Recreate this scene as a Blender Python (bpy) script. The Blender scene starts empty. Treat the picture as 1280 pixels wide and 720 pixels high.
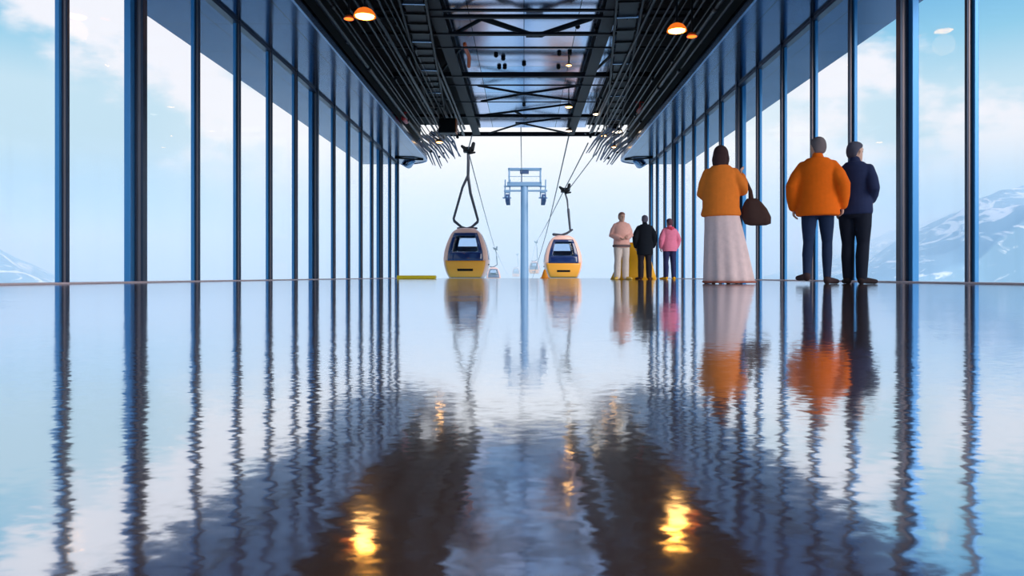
import bpy, bmesh, math, random
from mathutils import Vector, Matrix, noise

random.seed(7)
S = bpy.context.scene
COL = S.collection
CZ = 0.097                      # eye height of the camera
F = 900.0                       # focal length in pixels of a 1280 wide frame


def at(px, py, d):
    """point that stands d metres in front of the camera at a place of the photograph"""
    return Vector(((px - 655) / F * d, d, CZ + (345 - py) / F * d))


# ------------------------------------------------------------------ materials
def lin(c):
    return tuple(((v / 255) / 12.92 if v / 255 <= 0.04045 else ((v / 255 + 0.055) / 1.055) ** 2.4) for v in c)


def new_mat(name):
    m = bpy.data.materials.new(name)
    m.use_nodes = True
    nt = m.node_tree
    nt.nodes.clear()
    out = nt.nodes.new('ShaderNodeOutputMaterial')
    return m, nt, out


def pbr(name, rgb, rough=0.5, metal=0.0, vary=0.12, scale=8.0, spec=0.5, bump=0.0, stretch=(1, 1, 1)):
    """principled surface whose colour and gloss vary a little with a noise"""
    m, nt, out = new_mat(name)
    p = nt.nodes.new('ShaderNodeBsdfPrincipled')
    tc = nt.nodes.new('ShaderNodeTexCoord')
    mp = nt.nodes.new('ShaderNodeMapping')
    mp.inputs['Scale'].default_value = stretch
    nz = nt.nodes.new('ShaderNodeTexNoise')
    nz.inputs['Scale'].default_value = scale
    nz.inputs['Detail'].default_value = 4
    mx = nt.nodes.new('ShaderNodeMixRGB')
    c = lin(rgb)
    mx.inputs[1].default_value = (*[v * (1 - vary) for v in c], 1)
    mx.inputs[2].default_value = (*[min(1, v * (1 + vary)) for v in c], 1)
    nt.links.new(tc.outputs['Object'], mp.inputs[0])
    nt.links.new(mp.outputs[0], nz.inputs['Vector'])
    nt.links.new(nz.outputs['Fac'], mx.inputs[0])
    nt.links.new(mx.outputs[0], p.inputs['Base Color'])
    p.inputs['Roughness'].default_value = rough
    p.inputs['Metallic'].default_value = metal
    p.inputs['Specular IOR Level'].default_value = spec
    if bump:
        b = nt.nodes.new('ShaderNodeBump')
        b.inputs['Strength'].default_value = bump
        b.inputs['Distance'].default_value = 0.02
        nt.links.new(nz.outputs['Fac'], b.inputs['Height'])
        nt.links.new(b.outputs[0], p.inputs['Normal'])
    nt.links.new(p.outputs[0], out.inputs[0])
    return m


def emit(name, rgb, strength):
    m, nt, out = new_mat(name)
    e = nt.nodes.new('ShaderNodeEmission')
    e.inputs[0].default_value = (*rgb, 1)
    e.inputs[1].default_value = strength
    nt.links.new(e.outputs[0], out.inputs[0])
    return m


def glass(name, tint, refl=0.6, rough=0.0):
    m, nt, out = new_mat(name)
    t = nt.nodes.new('ShaderNodeBsdfTransparent')
    t.inputs[0].default_value = (*tint, 1)
    g = nt.nodes.new('ShaderNodeBsdfGlossy')
    g.inputs['Roughness'].default_value = rough
    fr = nt.nodes.new('ShaderNodeFresnel')
    fr.inputs[0].default_value = 1.45
    mu = nt.nodes.new('ShaderNodeMath')
    mu.operation = 'MULTIPLY'
    mu.inputs[1].default_value = refl
    mix = nt.nodes.new('ShaderNodeMixShader')
    nt.links.new(fr.outputs[0], mu.inputs[0])
    nt.links.new(mu.outputs[0], mix.inputs[0])
    nt.links.new(t.outputs[0], mix.inputs[1])
    nt.links.new(g.outputs[0], mix.inputs[2])
    nt.links.new(mix.outputs[0], out.inputs[0])
    return m


def floor_mat():
    """wet polished dark floor: a mirror with fine ripples over a brown ground"""
    m, nt, out = new_mat('wet_floor')
    L = nt.links.new
    tc = nt.nodes.new('ShaderNodeTexCoord')

    def slope(scale, sc3, amp, detail=3.0, rot=0.0):
        mp = nt.nodes.new('ShaderNodeMapping')
        mp.inputs['Scale'].default_value = sc3
        mp.inputs['Rotation'].default_value = (0, 0, rot)
        nz = nt.nodes.new('ShaderNodeTexNoise')
        nz.inputs['Scale'].default_value = scale
        nz.inputs['Detail'].default_value = detail
        sub = nt.nodes.new('ShaderNodeVectorMath'); sub.operation = 'SUBTRACT'
        sub.inputs[1].default_value = (0.5, 0.5, 0.5)
        mul = nt.nodes.new('ShaderNodeVectorMath'); mul.operation = 'MULTIPLY'
        mul.inputs[1].default_value = (amp[0], amp[1], 0)
        L(tc.outputs['Object'], mp.inputs[0]); L(mp.outputs[0], nz.inputs['Vector'])
        L(nz.outputs['Color'], sub.inputs[0]); L(sub.outputs[0], mul.inputs[0])
        return mul

    parts = [slope(1.0, (90, 130, 1), (0.075, 0.030), 4, 0.45),
             slope(1.0, (26, 42, 1), (0.018, 0.013), 3, -0.2),
             slope(1.0, (0.6, 7.0, 1), (0.004, 0.016), 3)]
    acc = parts[0]
    for q in parts[1:]:
        ad = nt.nodes.new('ShaderNodeVectorMath'); ad.operation = 'ADD'
        L(acc.outputs[0], ad.inputs[0]); L(q.outputs[0], ad.inputs[1]); acc = ad
    up = nt.nodes.new('ShaderNodeVectorMath'); up.operation = 'ADD'
    up.inputs[1].default_value = (0, 0, 1)
    nm = nt.nodes.new('ShaderNodeVectorMath'); nm.operation = 'NORMALIZE'
    L(acc.outputs[0], up.inputs[0]); L(up.outputs[0], nm.inputs[0])
    gl = nt.nodes.new('ShaderNodeBsdfGlossy')
    gl.inputs['Color'].default_value = (0.90, 0.93, 0.97, 1)
    gl.inputs['Roughness'].default_value = 0.075
    L(nm.outputs[0], gl.inputs['Normal'])
    df = nt.nodes.new('ShaderNodeBsdfDiffuse')
    nz = nt.nodes.new('ShaderNodeTexNoise'); nz.inputs['Scale'].default_value = 1.6
    nz.inputs['Detail'].default_value = 5
    L(tc.outputs['Object'], nz.inputs['Vector'])
    cr = nt.nodes.new('ShaderNodeMixRGB')
    cr.inputs[1].default_value = (0.16, 0.085, 0.06, 1)
    cr.inputs[2].default_value = (0.22, 0.12, 0.085, 1)
    L(nz.outputs['Fac'], cr.inputs[0]); L(cr.outputs[0], df.inputs['Color'])
    lw = nt.nodes.new('ShaderNodeLayerWeight'); lw.inputs[0].default_value = 0.5
    mr = nt.nodes.new('ShaderNodeMapRange')
    mr.inputs['From Min'].default_value = 0.55; mr.inputs['From Max'].default_value = 1.0
    mr.inputs['To Min'].default_value = 0.74; mr.inputs['To Max'].default_value = 0.95
    L(lw.outputs['Facing'], mr.inputs['Value'])
    mix = nt.nodes.new('ShaderNodeMixShader')
    L(mr.outputs[0], mix.inputs[0]); L(df.outputs[0], mix.inputs[1]); L(gl.outputs[0], mix.inputs[2])
    L(mix.outputs[0], out.inputs[0])
    return m


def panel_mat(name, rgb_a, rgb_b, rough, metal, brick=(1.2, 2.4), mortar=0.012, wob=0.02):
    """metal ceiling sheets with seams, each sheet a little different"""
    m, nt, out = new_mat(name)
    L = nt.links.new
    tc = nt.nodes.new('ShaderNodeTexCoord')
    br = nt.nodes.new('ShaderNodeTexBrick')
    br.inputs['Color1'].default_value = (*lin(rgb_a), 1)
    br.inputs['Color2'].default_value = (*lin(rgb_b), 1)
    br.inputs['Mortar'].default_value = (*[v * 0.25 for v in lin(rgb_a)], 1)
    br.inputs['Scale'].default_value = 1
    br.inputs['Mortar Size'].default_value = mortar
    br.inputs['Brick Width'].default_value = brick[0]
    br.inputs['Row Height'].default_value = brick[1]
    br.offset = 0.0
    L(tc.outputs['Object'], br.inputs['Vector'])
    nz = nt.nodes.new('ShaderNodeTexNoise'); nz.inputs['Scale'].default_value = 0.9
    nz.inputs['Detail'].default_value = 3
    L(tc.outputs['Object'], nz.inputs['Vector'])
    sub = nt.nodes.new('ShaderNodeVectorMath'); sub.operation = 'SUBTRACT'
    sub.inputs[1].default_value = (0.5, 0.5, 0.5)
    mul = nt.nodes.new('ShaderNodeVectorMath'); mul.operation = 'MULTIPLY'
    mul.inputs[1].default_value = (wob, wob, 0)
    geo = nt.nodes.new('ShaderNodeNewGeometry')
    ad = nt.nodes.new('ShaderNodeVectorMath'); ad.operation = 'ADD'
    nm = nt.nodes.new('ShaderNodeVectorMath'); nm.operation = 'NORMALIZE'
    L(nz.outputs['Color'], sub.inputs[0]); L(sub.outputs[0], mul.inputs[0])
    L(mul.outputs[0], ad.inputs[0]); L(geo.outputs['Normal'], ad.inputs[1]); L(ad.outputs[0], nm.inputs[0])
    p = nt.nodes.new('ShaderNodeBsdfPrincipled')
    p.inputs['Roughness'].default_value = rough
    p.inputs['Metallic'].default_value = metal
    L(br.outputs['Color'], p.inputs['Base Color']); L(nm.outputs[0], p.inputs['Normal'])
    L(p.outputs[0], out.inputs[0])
    return m


def mountain_mat():
    m, nt, out = new_mat('snowy_hazed_rock')
    L = nt.links.new
    tc = nt.nodes.new('ShaderNodeTexCoord')
    mp = nt.nodes.new('ShaderNodeMapping'); mp.inputs['Scale'].default_value = (1.0, 0.5, 1.6)
    mp.inputs['Rotation'].default_value = (0.3, 0.5, 0.5)
    nz = nt.nodes.new('ShaderNodeTexNoise'); nz.inputs['Scale'].default_value = 0.16
    nz.inputs['Detail'].default_value = 7; nz.inputs['Roughness'].default_value = 0.62
    nz.inputs['Distortion'].default_value = 1.6
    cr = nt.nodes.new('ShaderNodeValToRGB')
    cr.color_ramp.elements[0].position = 0.53; cr.color_ramp.elements[0].color = (0.36, 0.56, 0.70, 1)  # rock tone paled towards blue: part of the valley haze is painted in
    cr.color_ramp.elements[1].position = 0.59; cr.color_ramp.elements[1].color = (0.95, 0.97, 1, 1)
    p = nt.nodes.new('ShaderNodeBsdfPrincipled'); p.inputs['Roughness'].default_value = 0.8
    L(tc.outputs['Object'], mp.inputs[0]); L(mp.outputs[0], nz.inputs['Vector'])
    L(nz.outputs['Fac'], cr.inputs[0]); L(cr.outputs[0], p.inputs['Base Color'])
    L(p.outputs[0], out.inputs[0])
    return m


M = dict(
    floor=floor_mat(),
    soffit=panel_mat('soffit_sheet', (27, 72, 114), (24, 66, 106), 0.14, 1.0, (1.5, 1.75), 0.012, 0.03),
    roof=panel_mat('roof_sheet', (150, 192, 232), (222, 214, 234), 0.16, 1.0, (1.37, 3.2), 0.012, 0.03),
    dark_roof=pbr('dark_roof', (14, 13, 15), 0.8, 0, 0.3, 3),
    steel=pbr('dark_steel', (46, 54, 72), 0.35, 0.6, 0.15, 6),
    beam=pbr('roof_steel', (15, 18, 27), 0.5, 0.0, 0.2, 5, spec=0.12),
    brown=pbr('mullion_face', (120, 106, 108), 0.35, 0.7, 0.1, 10, stretch=(1, 1, 0.2)),
    channel=pbr('blue_channel', (62, 134, 190), 0.3, 0.3, 0.1, 3, stretch=(1, 1, 0.2)),
    edge=pbr('edge_trim', (120, 150, 185), 0.25, 0.9, 0.1, 6),
    sill=pbr('sill_stone', (214, 190, 194), 0.4, 0, 0.08, 8),
    pipe=pbr('dark_pipe', (15, 17, 23), 0.34, 0.0, 0.2, 6, spec=0.16),
    cable=pbr('grey_cable', (118, 122, 146), 0.5, 0.2, 0.2, 8),
    red=pbr('red_paint', (196, 52, 50), 0.4, 0, 0.1, 10),
    black=pbr('black_metal', (13, 14, 18), 0.45, 0.0, 0.2, 10, spec=0.15),
    copper=pbr('copper_rim', (176, 96, 54), 0.4, 0.5, 0.15, 10),
    orange=pbr('orange_lacquer', (198, 84, 30), 0.4, 0, 0.15, 8),
    pane=glass('window_glass', (0.975, 0.985, 0.995), 0.03),
    cabglass=glass('cabin_glass', (0.86, 0.91, 0.97), 0.6),
    navy=pbr('dark_tinted_glass', (30, 46, 92), 0.08, 0.0, 0.08, 3, spec=0.7),
    yellow=pbr('yellow_lacquer', (255, 164, 50), 0.3, 0, 0.04, 4),
    peach=pbr('pale_peach_lacquer', (250, 190, 168), 0.3, 0, 0.05, 3),
    seat=pbr('grey_blue_seat', (120, 134, 176), 0.6, 0, 0.1, 6),
    hanger=pbr('hanger_steel', (72, 72, 80), 0.45, 0.4, 0.2, 5),
    tower=pbr('tower_steel', (124, 154, 184), 0.5, 0.1, 0.1, 1.5),
    towerdark=pbr('sheave_rubber', (58, 78, 118), 0.5, 0.1, 0.1, 3),
    cone=pbr('orange_plastic', (255, 150, 12), 0.5, 0, 0.05, 5),
    white=pbr('white_band', (236, 236, 236), 0.5, 0, 0.05, 5),
    kerb=pbr('yellow_paint', (250, 214, 20), 0.5, 0, 0.06, 5),
    tarp=pbr('yellow_tarpaulin', (255, 176, 4), 0.55, 0, 0.12, 6, bump=0.2),
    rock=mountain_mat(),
    lamp_big=emit('lamp_glow', (1.0, 0.42, 0.06), 24),
    lamp_small=emit('small_lamp_glow', (1.0, 0.50, 0.14), 16),
    lamp_white=emit('pale_lamp_glow', (1.0, 0.78, 0.55), 5),
    shade_glow=emit('lit_orange_shade', (1.0, 0.20, 0.02), 0.9),
    lamp_red=emit('amber_lamp_glow', (1.0, 0.16, 0.02), 3),
)


# ------------------------------------------------------------------ mesh builder
class MB:
    def __init__(self):
        self.v, self.f, self.mi = [], [], []

    def face(self, idx, mi=0):
        self.f.append(tuple(idx)); self.mi.append(mi)

    def box(self, x0, x1, y0, y1, z0, z1, mi=0):
        b = len(self.v)
        self.v += [(x, y, z) for z in (z0, z1) for y in (y0, y1) for x in (x0, x1)]
        for q in ((0, 2, 3, 1), (4, 5, 7, 6), (0, 1, 5, 4), (2, 6, 7, 3), (0, 4, 6, 2), (1, 3, 7, 5)):
            self.face([b + i for i in q], mi)
        return self

    def bar(self, a, b, w, h, mi=0):
        """rectangular bar from a to b, w sideways, h up"""
        a, b = Vector(a), Vector(b)
        t = (b - a).normalized()
        up = Vector((0, 0, 1)) if abs(t.z) < 0.95 else Vector((0, 1, 0))
        s = t.cross(up).normalized(); u = s.cross(t).normalized()
        k = len(self.v)
        for p in (a, b):
            for i, j in ((-1, -1), (1, -1), (1, 1), (-1, 1)):
                self.v.append(tuple(p + s * (i * w / 2) + u * (j * h / 2)))
        for q in ((0, 1, 2, 3), (7, 6, 5, 4), (0, 4, 5, 1), (1, 5, 6, 2), (2, 6, 7, 3), (3, 7, 4, 0)):
            self.face([k + i for i in q], mi)
        return self

    def tube(self, pts, rad, n=10, flat=1.0, side=None, mi=0, round_ends=True):
        """round tube through pts; rad one radius or one per point; flat squeezes it across `side`"""
        pts = [Vector(p) for p in pts]
        if not hasattr(rad, '__len__'):
            rad = [rad] * len(pts)
        rad = list(rad)
        if round_ends:
            t0 = (pts[0] - pts[1]).normalized(); t1 = (pts[-1] - pts[-2]).normalized()
            p0, p1, r0, r1 = pts[0], pts[-1], rad[0], rad[-1]
            pre = [(p0 + t0 * r0 * math.sin(a), r0 * math.cos(a)) for a in (1.35, 0.9, 0.45)]
            post = [(p1 + t1 * r1 * math.sin(a), r1 * math.cos(a)) for a in (0.45, 0.9, 1.35)]
            pts = [q[0] for q in pre] + pts + [q[0] for q in post]
            rad = [q[1] for q in pre] + rad + [q[1] for q in post]
        base = len(self.v)
        prev = None
        for i, p in enumerate(pts):
            a = pts[max(i - 1, 0)]; b = pts[min(i + 1, len(pts) - 1)]
            t = (b - a).normalized()
            if side is not None:
                s = Vector(side); s = (s - t * s.dot(t)).normalized()
            elif prev is None:
                s = t.cross(Vector((0, 0, 1)) if abs(t.z) < 0.9 else Vector((0, 1, 0))).normalized()
            else:
                s = (prev - t * prev.dot(t)).normalized()
            prev = s
            u = t.cross(s)
            for k in range(n):
                an = 2 * math.pi * k / n
                self.v.append(tuple(p + s * (rad[i] * math.cos(an)) + u * (rad[i] * flat * math.sin(an))))
        m = len(pts)
        for i in range(m - 1):
            for k in range(n):
                self.face((base + i * n + k, base + i * n + (k + 1) % n, base + (i + 1) * n + (k + 1) % n, base + (i + 1) * n + k), mi)
        self.face([base + k for k in reversed(range(n))], mi)
        self.face([base + (m - 1) * n + k for k in range(n)], mi)
        return self

    def loft(self, rings, mi=0, cap=True):
        """rings: lists of points of equal count, closed round"""
        base = len(self.v); n = len(rings[0])
        for r in rings:
            self.v += [tuple(p) for p in r]
        for i in range(len(rings) - 1):
            for k in range(n):
                self.face((base + i * n + k, base + i * n + (k + 1) % n, base + (i + 1) * n + (k + 1) % n, base + (i + 1) * n + k), mi)
        if cap:
            self.face([base + k for k in reversed(range(n))], mi)
            self.face([base + (len(rings) - 1) * n + k for k in range(n)], mi)
        return self

    def ell(self, c, rx, ry, rz, n=16, m=10, mi=0):
        c = Vector(c)
        rings = []
        for i in range(1, m):
            a = -math.pi / 2 + math.pi * i / m
            rings.append([(c.x + rx * math.cos(a) * math.cos(2 * math.pi * k / n), c.y + ry * math.cos(a) * math.sin(2 * math.pi * k / n), c.z + rz * math.sin(a)) for k in range(n)])
        return self.loft(rings, mi)

    def sect(self, secs, n=20, mi=0):
        """stack of horizontal ellipses (z, cx, cy, rx, ry)"""
        return self.loft([[(cx + rx * math.cos(2 * math.pi * k / n), cy + ry * math.sin(2 * math.pi * k / n), z) for k in range(n)] for z, cx, cy, rx, ry in secs], mi)

    def grid(self, fn, nu, nv, thick, mi=0):
        """closed slab over fn(u, v) -> (point, inward direction)"""
        base = len(self.v)
        for side in (0, 1):
            for j in range(nv + 1):
                for i in range(nu + 1):
                    p, d = fn(i / nu, j / nv)
                    self.v.append(tuple(Vector(p) + Vector(d) * (thick * side)))
        N = (nu + 1) * (nv + 1)
        ix = lambda i, j, s: base + s * N + j * (nu + 1) + i
        for j in range(nv):
            for i in range(nu):
                self.face((ix(i, j, 0), ix(i + 1, j, 0), ix(i + 1, j + 1, 0), ix(i, j + 1, 0)), mi)
                self.face((ix(i, j, 1), ix(i, j + 1, 1), ix(i + 1, j + 1, 1), ix(i + 1, j, 1)), mi)
        for i in range(nu):
            self.face((ix(i, 0, 0), ix(i, 0, 1), ix(i + 1, 0, 1), ix(i + 1, 0, 0)), mi)
            self.face((ix(i, nv, 0), ix(i + 1, nv, 0), ix(i + 1, nv, 1), ix(i, nv, 1)), mi)
        for j in range(nv):
            self.face((ix(0, j, 0), ix(0, j + 1, 0), ix(0, j + 1, 1), ix(0, j, 1)), mi)
            self.face((ix(nu, j, 0), ix(nu, j, 1), ix(nu, j + 1, 1), ix(nu, j + 1, 0)), mi)
        return self

    def mesh(self, name):
        me = bpy.data.meshes.new(name)
        me.from_pydata(self.v, [], self.f)
        bm = bmesh.new(); bm.from_mesh(me)
        for i, f in enumerate(bm.faces):
            f.material_index = self.mi[i]
        bmesh.ops.recalc_face_normals(bm, faces=bm.faces)
        bm.to_mesh(me); bm.free()
        return me

    def build(self, name, mats, parent=None, smooth=False, bevel=0.0, loc=None):
        me = self.mesh(name)
        for m in (mats if isinstance(mats, (list, tuple)) else [mats]):
            me.materials.append(m)
        o = bpy.data.objects.new(name, me)
        COL.objects.link(o)
        if parent is not None:
            o.parent = parent
        if loc is not None:
            o.location = loc
        if smooth:
            for p in me.polygons:
                p.use_smooth = True
        if bevel:
            b = o.modifiers.new('bevel', 'BEVEL'); b.width = bevel; b.segments = 2; b.limit_method = 'ANGLE'
        return o

    def fused(self, name, mat, parent=None, voxel=0.01, smooth=4, loc=None):
        """one continuous surface grown over all the shapes collected"""
        tmp = self.build('tmp', mat)
        r = tmp.modifiers.new('r', 'REMESH'); r.mode = 'VOXEL'; r.voxel_size = voxel; r.use_smooth_shade = True
        if smooth:
            s = tmp.modifiers.new('s', 'SMOOTH'); s.iterations = smooth; s.factor = 0.5
        dg = bpy.context.evaluated_depsgraph_get()
        me = bpy.data.meshes.new_from_object(tmp.evaluated_get(dg))
        me.name = name
        old = tmp.data
        bpy.data.objects.remove(tmp); bpy.data.meshes.remove(old)
        if not me.materials:
            me.materials.append(mat)
        for p in me.polygons:
            p.use_smooth = True
        o = bpy.data.objects.new(name, me)
        COL.objects.link(o)
        if parent is not None:
            o.parent = parent
        if loc is not None:
            o.location = loc
        return o


def tag(o, label=None, cat=None, group=None, kind=None):
    if label: o['label'] = label
    if cat: o['category'] = cat
    if group: o['group'] = group
    if kind: o['kind'] = kind
    return o


def thing(name, label, cat, loc=(0, 0, 0), rz=0.0, group=None):
    o = bpy.data.objects.new(name, None)
    COL.objects.link(o)
    o.empty_display_size = 0.2
    o.location = loc; o.rotation_euler = (0, 0, rz)
    return tag(o, label, cat, group)


def struct(o):
    o['kind'] = 'structure'
    return o


def dup(root, loc, rz, label, group=None, scale=1.0):
    def cp(o, parent):
        c = o.copy(); COL.objects.link(c); c.parent = parent
        for ch in [x for x in KIDS.get(o.name, [])]:
            cp(ch, c)
        return c
    global KIDS
    KIDS = {}
    for o in bpy.data.objects:
        if o.parent: KIDS.setdefault(o.parent.name, []).append(o)
    r = cp(root, None)
    r.location = loc; r.rotation_euler = (0, 0, rz); r.scale = (scale,) * 3
    r['label'] = label
    if group: r['group'] = group
    return r


# ------------------------------------------------------------------ the hall
W = 5.5            # half width between the glass walls
END = 31.4         # where the hall opens to the valley
HS = 5.0           # underside of the soffits
NEAR = -2.0

b = MB().box(-7.2, 7.2, NEAR, END, -0.35, 0.0)
struct(b.build('floor', M['floor']))

# side strips: baseboards (stone sills under the glass)
for sx, nm in ((-1, 'left'), (1, 'right')):
    b = MB().box(min(sx * (W - 0.08), sx * (W + 0.12)), max(sx * (W - 0.08), sx * (W + 0.12)), NEAR, END, 0.0, 0.022)
    struct(b.build('baseboard_' + nm, M['sill'], bevel=0.006))

# window bays with their mullions
wn = 0
for sx, d0, st in ((-1, 8.60, 1.742), (1, 8.87, 1.604)):
    ks = list(range(-4, 14 if sx < 0 else 15))
    for k in ks:
        y0 = d0 + st * k
        y1 = min(d0 + st * (k + 1), END)
        wn += 1
        thick = (k % 5 == 1)
        t, w = (0.155, 0.12) if thick else (0.088, 0.05)
        x = sx * (W + 0.06)
        b = MB().box(x - 0.008, x + 0.008, y0, y1 + (0 if k < ks[-1] else 0), 0.022, HS)
        pane = struct(b.build('window_%d' % wn, M['pane']))
        xi = sx * (W - 0.06)               # inner nose of the mullion
        def bx(a, c, ya, yb, mi, mb):
            mb.box(min(sx * a, sx * c), max(sx * a, sx * c), ya, yb, 0.0, HS, mi)
        mu = MB()
        bx(W - 0.06, W - 0.06 + t * 0.25, y0 - w * 0.5, y0 + w * 0.5, 0, mu)
        bx(W - 0.06 + t * 0.25, W - 0.06 + t * 0.6, y0 - w * 0.42, y0 + w * 0.42, 1, mu)
        bx(W - 0.06 + t * 0.6, W - 0.06 + t * 0.8, y0 - w * 0.5, y0 + w * 0.5, 0, mu)
        mo = mu.build('mullion', [M['steel'], M['brown']], pane, bevel=0.006)
        ch = MB()
        cw = w * 1.35
        bx(W - 0.06 + t * 0.8, W - 0.06 + t * 1.4, y0 - cw, y0 + cw, 0, ch)
        ch.build('mullion_channel', M['channel'], mo, bevel=0.006)
        hd = MB().box(min(sx * (W - 0.03), sx * (W + 0.10)), max(sx * (W - 0.03), sx * (W + 0.10)), y0, y1, HS - 0.07, HS - 0.001)
        hd.build('head_rail', M['steel'], pane)
        if k == ks[-1]:                    # closing mullion at the open end
            mu = MB().box(min(sx * (W - 0.06), sx * (W + 0.12)), max(sx * (W - 0.06), sx * (W + 0.12)), END - 0.09, END, 0.0, HS)
            mu.build('mullion', M['steel'], pane, bevel=0.006)

# soffits on both sides, running out beyond the glass as eaves, round at the far end
for sx, nm in ((-1, 'left'), (1, 'right')):
    xi, xo, ye = 4.1, 7.1, END + 0.2
    r = 1.3
    out = [(xi, NEAR), (xi, ye - r)]
    out += [(xi + r - r * math.cos(a), ye - r + r * math.sin(a)) for a in [math.pi / 2 * i / 10 for i in range(1, 11)]]
    out += [(xo, ye), (xo, NEAR)]
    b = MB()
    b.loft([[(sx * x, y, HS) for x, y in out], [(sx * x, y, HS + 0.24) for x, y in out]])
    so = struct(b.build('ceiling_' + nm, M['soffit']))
    # bright edge along the inner side, following the round end
    e = MB()
    for (xa, ya), (xb, yb) in zip(out[:12], out[1:12]):
        e.bar((sx * (xa - 0.0), ya, HS + 0.05), (sx * (xb - 0.0), yb, HS + 0.05), 0.05, 0.14)
    struct(e.build('trim_1' if sx < 0 else 'trim_2', M['edge']))
    # lip with a drain spout under the round end
    li = MB()
    li.tube([(sx * 4.7, END - 0.9, HS - 0.05), (sx * 5.0, END - 0.25, HS - 0.14), (sx * 5.25, END + 0.05, HS - 0.05)], [0.10, 0.16, 0.08], 12, 0.7)
    li.build('drain_lip', M['edge'], so, smooth=True)
    cu = MB().tube([(sx * 4.25, END - 1.2, HS - 0.02), (sx * 4.6, END - 1.5, HS - 0.05), (sx * 5.3, END - 1.7, HS - 0.03)], 0.035, 8)
    cu.build('conduit', M['black'], so, smooth=True)

# raised middle of the roof: bright sheets between dark service zones
RZ = 6.62
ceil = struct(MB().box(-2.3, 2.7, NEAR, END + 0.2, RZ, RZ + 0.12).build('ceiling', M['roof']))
dk = MB()
for x0, x1 in ((-4.6, -2.3), (2.7, 4.6)):
    dk.box(x0, x1, NEAR, END - 0.4, RZ - 0.02, RZ + 0.12)
for sx in (-1, 1):
    dk.box(min(sx * 4.45, sx * 4.6), max(sx * 4.45, sx * 4.6), NEAR, END - 0.4, HS + 0.24, RZ)
dk.build('service_zone_panel', M['dark_roof'], ceil)

BZ = 6.2
beams = [(9.2, 0.12, 0.08), (12.2, 0.12, 0.08), (14.4, 0.10, 0.07), (16.6, 0.10, 0.05), (17.05, 0.12, 0.08), (18.25, 0.14, 0.07), (19.3, 0.08, 0.04),
         (22.1, 0.16, 0.14), (23.1, 0.06, 0.04), (25.3, 0.05, 0.03), (27.7, 0.12, 0.12), (END, 0.16, 0.17)]
for y, w, h in beams:
    MB().box(-4.1, 4.1, y - w / 2, y + w / 2, BZ, BZ + h).build('roof_beam', M['beam'], ceil, bevel=0.01)
for x in (-2.05, 2.02):
    g = MB().box(x - 0.16, x + 0.16, NEAR, END, BZ + 0.02, BZ + 0.05)
    g.box(x - 0.025, x + 0.025, NEAR, END, BZ + 0.05, BZ + 0.36).box(x - 0.16, x + 0.16, NEAR, END, BZ + 0.36, BZ + 0.40)
    g.build('roof_girder', M['beam'], ceil)


def on_plane(px, py, z):
    d = (z - CZ) * F / (345 - py)
    return Vector(((px - 655) / F * d, d, z))


for a, c, r in (((603, 23), (664, 43.5), 0.07), ((676, 43.5), (738, 23), 0.07), ((566, 43.5), (603, 23), 0.05),
                ((598, 107), (655, 117), 0.04), ((655, 117), (722, 126), 0.04), ((602, 126.5), (655, 117), 0.04), ((655, 117), (724, 107), 0.04),
                ((594, 145), (644, 139), 0.04), ((644, 139), (712, 130), 0.04), ((644, 139), (657, 147), 0.05),
                ((610, 167), (652, 154), 0.04), ((652, 154), (700, 147.5), 0.04), ((652, 154), (712, 167), 0.04),
                ((545, 97), (575, 61), 0.04), ((735, 97), (772, 61), 0.04)):
    MB().tube([on_plane(*a, BZ + 0.1), on_plane(*c, BZ + 0.1)], r, 8).build('brace', M['beam'], ceil, smooth=True)
# gusset where braces meet, small dark fittings on the sheets
for px, py in ((668, 44), (655, 117), (651, 154)):
    p = on_plane(px, py, BZ + 0.12)
    MB().box(p.x - 0.22, p.x + 0.22, p.y - 0.10, p.y + 0.10, p.z - 0.03, p.z + 0.03).build('gusset', M['beam'], ceil)
for px, py in ((620, 69), (629, 73), (624, 84), (631, 84), (655, 80), (699, 67), (712, 66), (655, 131), (698, 84), (722, 33), (745, 34)):
    p = on_plane(px, py, RZ - 0.03)
    MB().tube([p, p + Vector((0, 0, 0.06))], [0.07, 0.04], 10).build('ceiling_fitting', M['black'], ceil, smooth=True)

# slanting cable trays with rungs on both sides of the bright sheets
for (xa, ya), (xb, yb), z in (((2.25, 15.2), (3.75, 30.6), 6.05), ((-2.35, 14.8), (-3.1, 25.6), 6.05)):
    tr = thing('cable_tray', 'black ladder cable tray slanting along the ceiling ' + ('on the right of the bright sheets' if xa > 0 else 'on the left of the bright sheets'), 'cable tray', (0, 0, 0))
    A, Bv = Vector((xa, ya, z)), Vector((xb, yb, z))
    sd = Vector(((Bv - A).y, -(Bv - A).x, 0)).normalized() * 0.28
    for s in (-1, 1):
        MB().bar(A + sd * s, Bv + sd * s, 0.05, 0.12).build('side_rail', M['black'], tr)
    for i in range(17):
        p = A.lerp(Bv, (i + 0.5) / 17)
        MB().bar(p - sd, p + sd, 0.05, 0.03).build('rung', M['edge'] if i % 4 == 1 else M['black'], tr)
    MB().bar(A + Vector((0, 0, 0.04)), Bv + Vector((0, 0, 0.04)), 0.42, 0.035).build('cable_bundle', M['black'], tr)
    for i in (0.1, 0.5, 0.9):
        p = A.lerp(Bv, i)
        MB().bar(p, p + Vector((0, 0, RZ - z)), 0.03, 0.03).build('drop_rod', M['black'], tr)

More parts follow.
